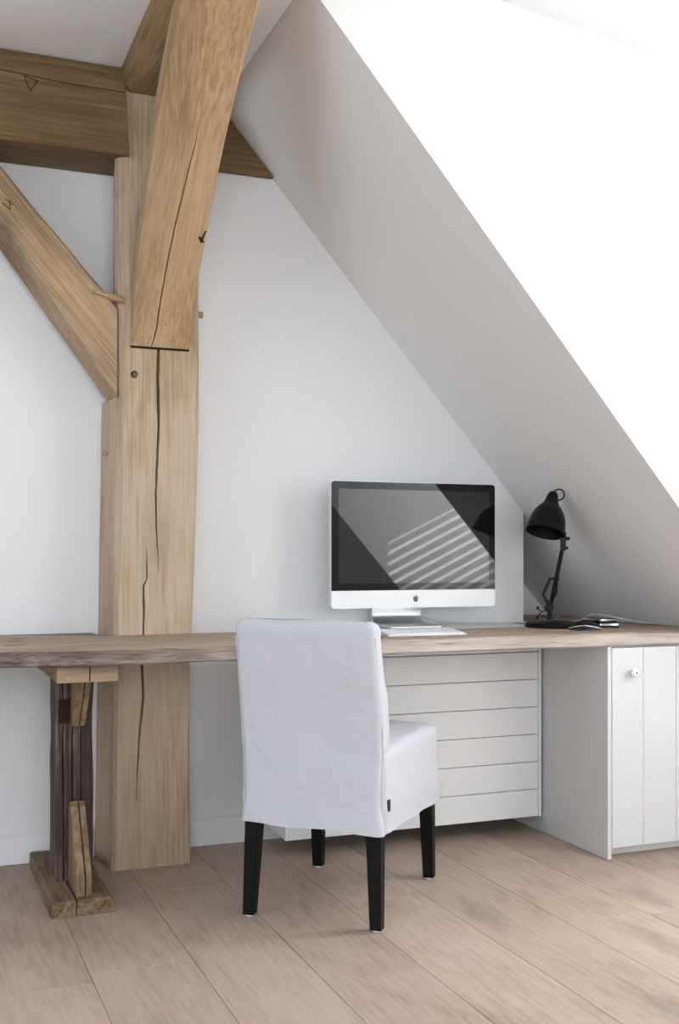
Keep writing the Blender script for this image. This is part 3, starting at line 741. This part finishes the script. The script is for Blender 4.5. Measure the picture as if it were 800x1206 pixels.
# ------------------------------------------------------------------ keyboard
kb = thing('keyboard', 'slim white and silver keyboard lying before the computer on the worktop', 'keyboard', (1.578, 3.275, ZT))
bm = bmesh.new(); prism(bm, [(3.208, ZT + .0006), (3.208, ZT + .005), (3.335, ZT + .016), (3.345, ZT + .012), (3.342, ZT + .0006)], 'X', 1.438, 1.718); link('base', bm, M['alu'], kb)
bm = bmesh.new()
for r_ in range(6):
    y0 = 3.213 + r_ * .0193; y1 = y0 + (.0165 if r_ < 5 else .009)
    n = 14 if r_ else 9
    xx = 1.444
    for k in range(n):
        wdt = (.268 / n) - .0028
        if r_ == 0: wdt = (.268 * (.42 if k == 4 else .58 / 8)) - .0028
        za = ZT + .0054 + (y0 - 3.208) * .0866; zb_ = ZT + .0054 + (y1 - 3.208) * .0866
        loft(bm, [[(xx, y0, za), (xx + wdt, y0, za), (xx + wdt, y1, zb_), (xx, y1, zb_)], [(xx + .0008, y0 + .0008, za + .0026), (xx + wdt - .0008, y0 + .0008, za + .0026), (xx + wdt - .0008, y1 - .0008, zb_ + .0026), (xx + .0008, y1 - .0008, zb_ + .0026)]])
        xx += wdt + .0028
ks = link('keys', bm, M['key'], kb); ks['kind'] = 'stuff'

# ------------------------------------------------------------------ desk lamp
lp = thing('desk_lamp', 'matt black articulated desk lamp with bell shade on round base', 'lamp', (2.2016, 3.432, ZT), -YAW)
S = .003077
def LP(px, py, dy=0.0): return ((px - 655) * S, dy, (738.0 - py) * S)
bm = bmesh.new(); lathe(bm, [(.0006, .109), (.004, .111), (.012, .111), (.017, .107), (.019, .098), (.021, .03), (.021, .0005)], (0, 0, 0), (0, 0, 1), 48, True); link('base', bm, M['lamp'], lp, smooth=35, local=True)
bm = bmesh.new(); lathe(bm, [(.0, .013), (.006, .013), (.007, .008), (.040, .008)], LP(648, 729), (0, 0, 1), 16, True); link('stem', bm, M['lamp'], lp, smooth=35, local=True)
bm = bmesh.new()
lathe(bm, [(-.012, .013), (-.010, .015), (.010, .015), (.012, .013)], LP(647.5, 715), (0, 1, 0), 16, True)
box(bm, (LP(645, 0)[0], -.008, LP(0, 720)[2]), (LP(651, 0)[0], .008, LP(0, 706)[2]), .002); link('pivot', bm, M['lamp'], lp, smooth=35, local=True)
bm = bmesh.new(); tube(bm, [LP(649, 713), LP(661, 643, -.04)], .0075, 10); link('arm', bm, M['lamp'], lp, smooth=50, local=True)
bm = bmesh.new(); tube(bm, [LP(645.5, 712, -.012), LP(639.5, 699, -.012), LP(648, 681, -.012)], .0052, 8)
tube(bm, [LP(655.5, 700, .012), LP(657, 681, .012)], .0068, 8); box(bm, (LP(647.5, 0)[0], -.016, LP(0, 682.5)[2]), (LP(658.5, 0)[0], .016, LP(0, 679.5)[2]), .001)
tube(bm, [LP(655.5, 700, .012), LP(648, 713, .012)], .0052, 8); link('linkage', bm, M['lamp'], lp, smooth=50, local=True)
bm = bmesh.new()
def helix(a, b_, rad, turns, wr):
    a, b_ = Vector(a), Vector(b_); d = (b_ - a); u = d.orthogonal().normalized(); v = d.normalized().cross(u)
    n = turns * 8
    return [a + d * (i / n) + (u * math.cos(i * math.pi / 4) + v * math.sin(i * math.pi / 4)) * rad for i in range(n + 1)]
tube(bm, helix(LP(650.5, 706, -.016), LP(654.5, 683, -.016), .0034, 14, .001), .0011, 5); link('spring', bm, M['lamp'], lp, smooth=60, local=True)
bm = bmesh.new(); tube(bm, spline([LP(646, 716), LP(640, 719.5), LP(635.5, 718), LP(634, 715.5)], 4), .0020, 6); tube(bm, spline([LP(640, 719.5), LP(636, 723), LP(634, 727.5)], 4), .0020, 6)
lathe(bm, [(-.004, .004), (0, .006), (.004, .004)], LP(634, 715.5), (0, 1, 0), 10, True); lathe(bm, [(-.004, .004), (0, .006), (.004, .004)], LP(633.5, 727), (0, 1, 0), 10, True)
tube(bm, [LP(638, 725), LP(645, 726)], .002, 6); link('clamp_screw', bm, M['lamp'], lp, smooth=60, local=True)
bm = bmesh.new(); loft(bm, [[LP(654, 729.4, -.012), LP(663, 729.4, -.012), LP(658, 722.5, -.012)], [LP(654, 729.4, .012), LP(663, 729.4, .012), LP(658, 722.5, .012)]]); link('stop_block', bm, M['dark'], lp, local=True)
# shade, axis leaning down to the left and a little towards the viewer
ax = Vector((-.245, -.28, -.93)).normalized(); top_ = Vector(LP(651.5, 579, -.018))
prof = [(a_ * .97, b_ * .965) for a_, b_ in [(0, .004), (.001, .011), (.004, .0145), (.012, .0185), (.025, .0225), (.046, .0275), (.050, .0315), (.055, .033), (.065, .043), (.080, .0535), (.100, .0625), (.125, .0685), (.150, .0705), (.160, .0715), (.162, .0725), (.1645, .0725)]]
innr = [(a_ * .97, b_ * .965) for a_, b_ in [(.1635, .0700), (.150, .0683), (.125, .0662), (.100, .060), (.080, .051), (.062, .036), (.058, .0005)]]
bm = bmesh.new(); lathe(bm, prof + innr, top_, ax, 44, False)
bmesh.ops.holes_fill(bm, edges=[e for e in bm.edges if len(e.link_faces) == 1], sides=0)
shade = link('shade', bm, M['lamp'], lp, smooth=40, local=True)
bm = bmesh.new(); lathe(bm, [(.056, .012), (.075, .013), (.08, .020), (.10, .027), (.12, .024), (.13, .012), (.132, .0005)], top_, ax, 20, True); link('bulb', bm, M['lampin'], lp, smooth=50, local=True)
bm = bmesh.new(); c = Vector(LP(657.5, 582.5, -.026)); tube(bm, [c + Vector((math.cos(R(a)) * .0185, 0, math.sin(R(a)) * .0195)) for a in range(-130, 201, 15)], .0026, 8); link('ring_handle', bm, M['lamp'], lp, smooth=60, local=True)
bm = bmesh.new(); box(bm, (LP(658, 0)[0], -.050, LP(0, 648)[2]), (LP(664, 0)[0], -.034, LP(0, 632)[2]), .002)
tube(bm, [LP(662, 637, -.042), LP(664, 628, -.026), LP(660, 620, -.014)], .006, 8)
lathe(bm, [(-.012, .006), (.012, .006)], LP(664.5, 645, -.042), (0, 1, 0), 12, True); lathe(bm, [(-.010, .005), (-.004, .008), (.012, .005)], LP(665, 634, -.04), (1, 0, 0), 12, True); link('shade_joint', bm, M['lamp'], lp, smooth=40, local=True)

# ------------------------------------------------------------------ small things beside the lamp
mo = thing('computer_mouse', 'black computer mouse with silver edge beside the lamp base', 'mouse', (2.212, 3.262, ZT), R(-128))
rings = []
for i in range(13):
    t = i / 12; y = -.055 + .11 * t
    hw = .030 * math.sqrt(max(0.02, 1 - ((t - .5) / .52) ** 2)) ; hh = interp([(0, .010), (.3, .030), (.55, .036), (.8, .026), (1, .009)], t)
    rings.append([(hw * math.cos(R(a)), y, .0012 + max(0, hh * math.sin(R(a)))) for a in range(0, 181, 15)])
bm = bmesh.new(); loft(bm, rings); link('body', bm, M['dark'], mo, smooth=60, local=True)
bm = bmesh.new(); pts = []
for s in range(13):
    t = s / 12; y = -.055 + .11 * t; hw = .0308 * math.sqrt(max(0.02, 1 - ((t - .5) / .52) ** 2)); pts.append((hw * math.cos(R(24)), y, .002 + interp([(0, .010), (.3, .030), (.55, .036), (.8, .026), (1, .009)], t) * math.sin(R(24))))
tube(bm, pts, .0022, 6); link('edge_strip', bm, M['chrome'], mo, smooth=60, local=True)['label'] = 'silver edge strip'
def slab(name, label, loc, rz, hx, hy, h, tilt=0.0):
    t_ = thing(name, label, 'device', loc, rz)
    bm = bmesh.new(); prism(bm, rr2(-hx, hx, -hy, hy, .010, 5), 'Z', .0006, h); link('casing', bm, M['dark'], t_, smooth=40, local=True)
    bm = bmesh.new(); prism(bm, rr2(-hx - .0008, hx + .0008, -hy - .0008, hy + .0008, .010, 5), 'Z', h * .50, h * .88); link('rim', bm, M['chrome'], t_, smooth=40, local=True)['label'] = 'silver rim'
slab('card_reader', 'flat black device with silver rim, the lower one right of the mouse', (2.362, 3.365, ZT), R(-14), .040, .055, .018)
slab('phone', 'black phone with silver rim resting on a flat black device', (2.356, 3.385, ZT + .0185), R(2), .038, .058, .014)
# cables
bm = bmesh.new(); tube(bm, spline([(1.72, 3.742, ZT + .16), (1.775, 3.768, ZT + .065), (1.86, 3.765, ZT + .018), (1.98, 3.745, ZT + .004), (2.10, 3.735, ZT + .0025), (2.19, 3.70, ZT + .003), (2.28, 3.690, ZT + .003), (2.40, 3.68, ZT + .003), (2.52, 3.72, ZT + .0028), (2.60, 3.64, ZT + .0028), (2.62, 3.48, ZT + .0028)], 8), .0024, 6)
o = link('computer_cable', bm, M['cable'], smooth=60, base=Vector((1.86, 3.765, ZT))); tag(o, 'thin pale cable trailing from behind the computer towards the lamp', 'cable')
bm = bmesh.new(); tube(bm, spline([(2.355, 3.445, ZT + .026), (2.38, 3.50, ZT + .032), (2.44, 3.54, ZT + .036), (2.50, 3.54, ZT + .030), (2.57, 3.50, ZT + .014), (2.62, 3.42, ZT + .004)], 8), .002, 6)
o = link('charging_cable', bm, M['cable'], smooth=60, base=Vector((2.41, 3.56, ZT + .03))); tag(o, 'pale charging cable arching over the phone to the slope', 'cable')
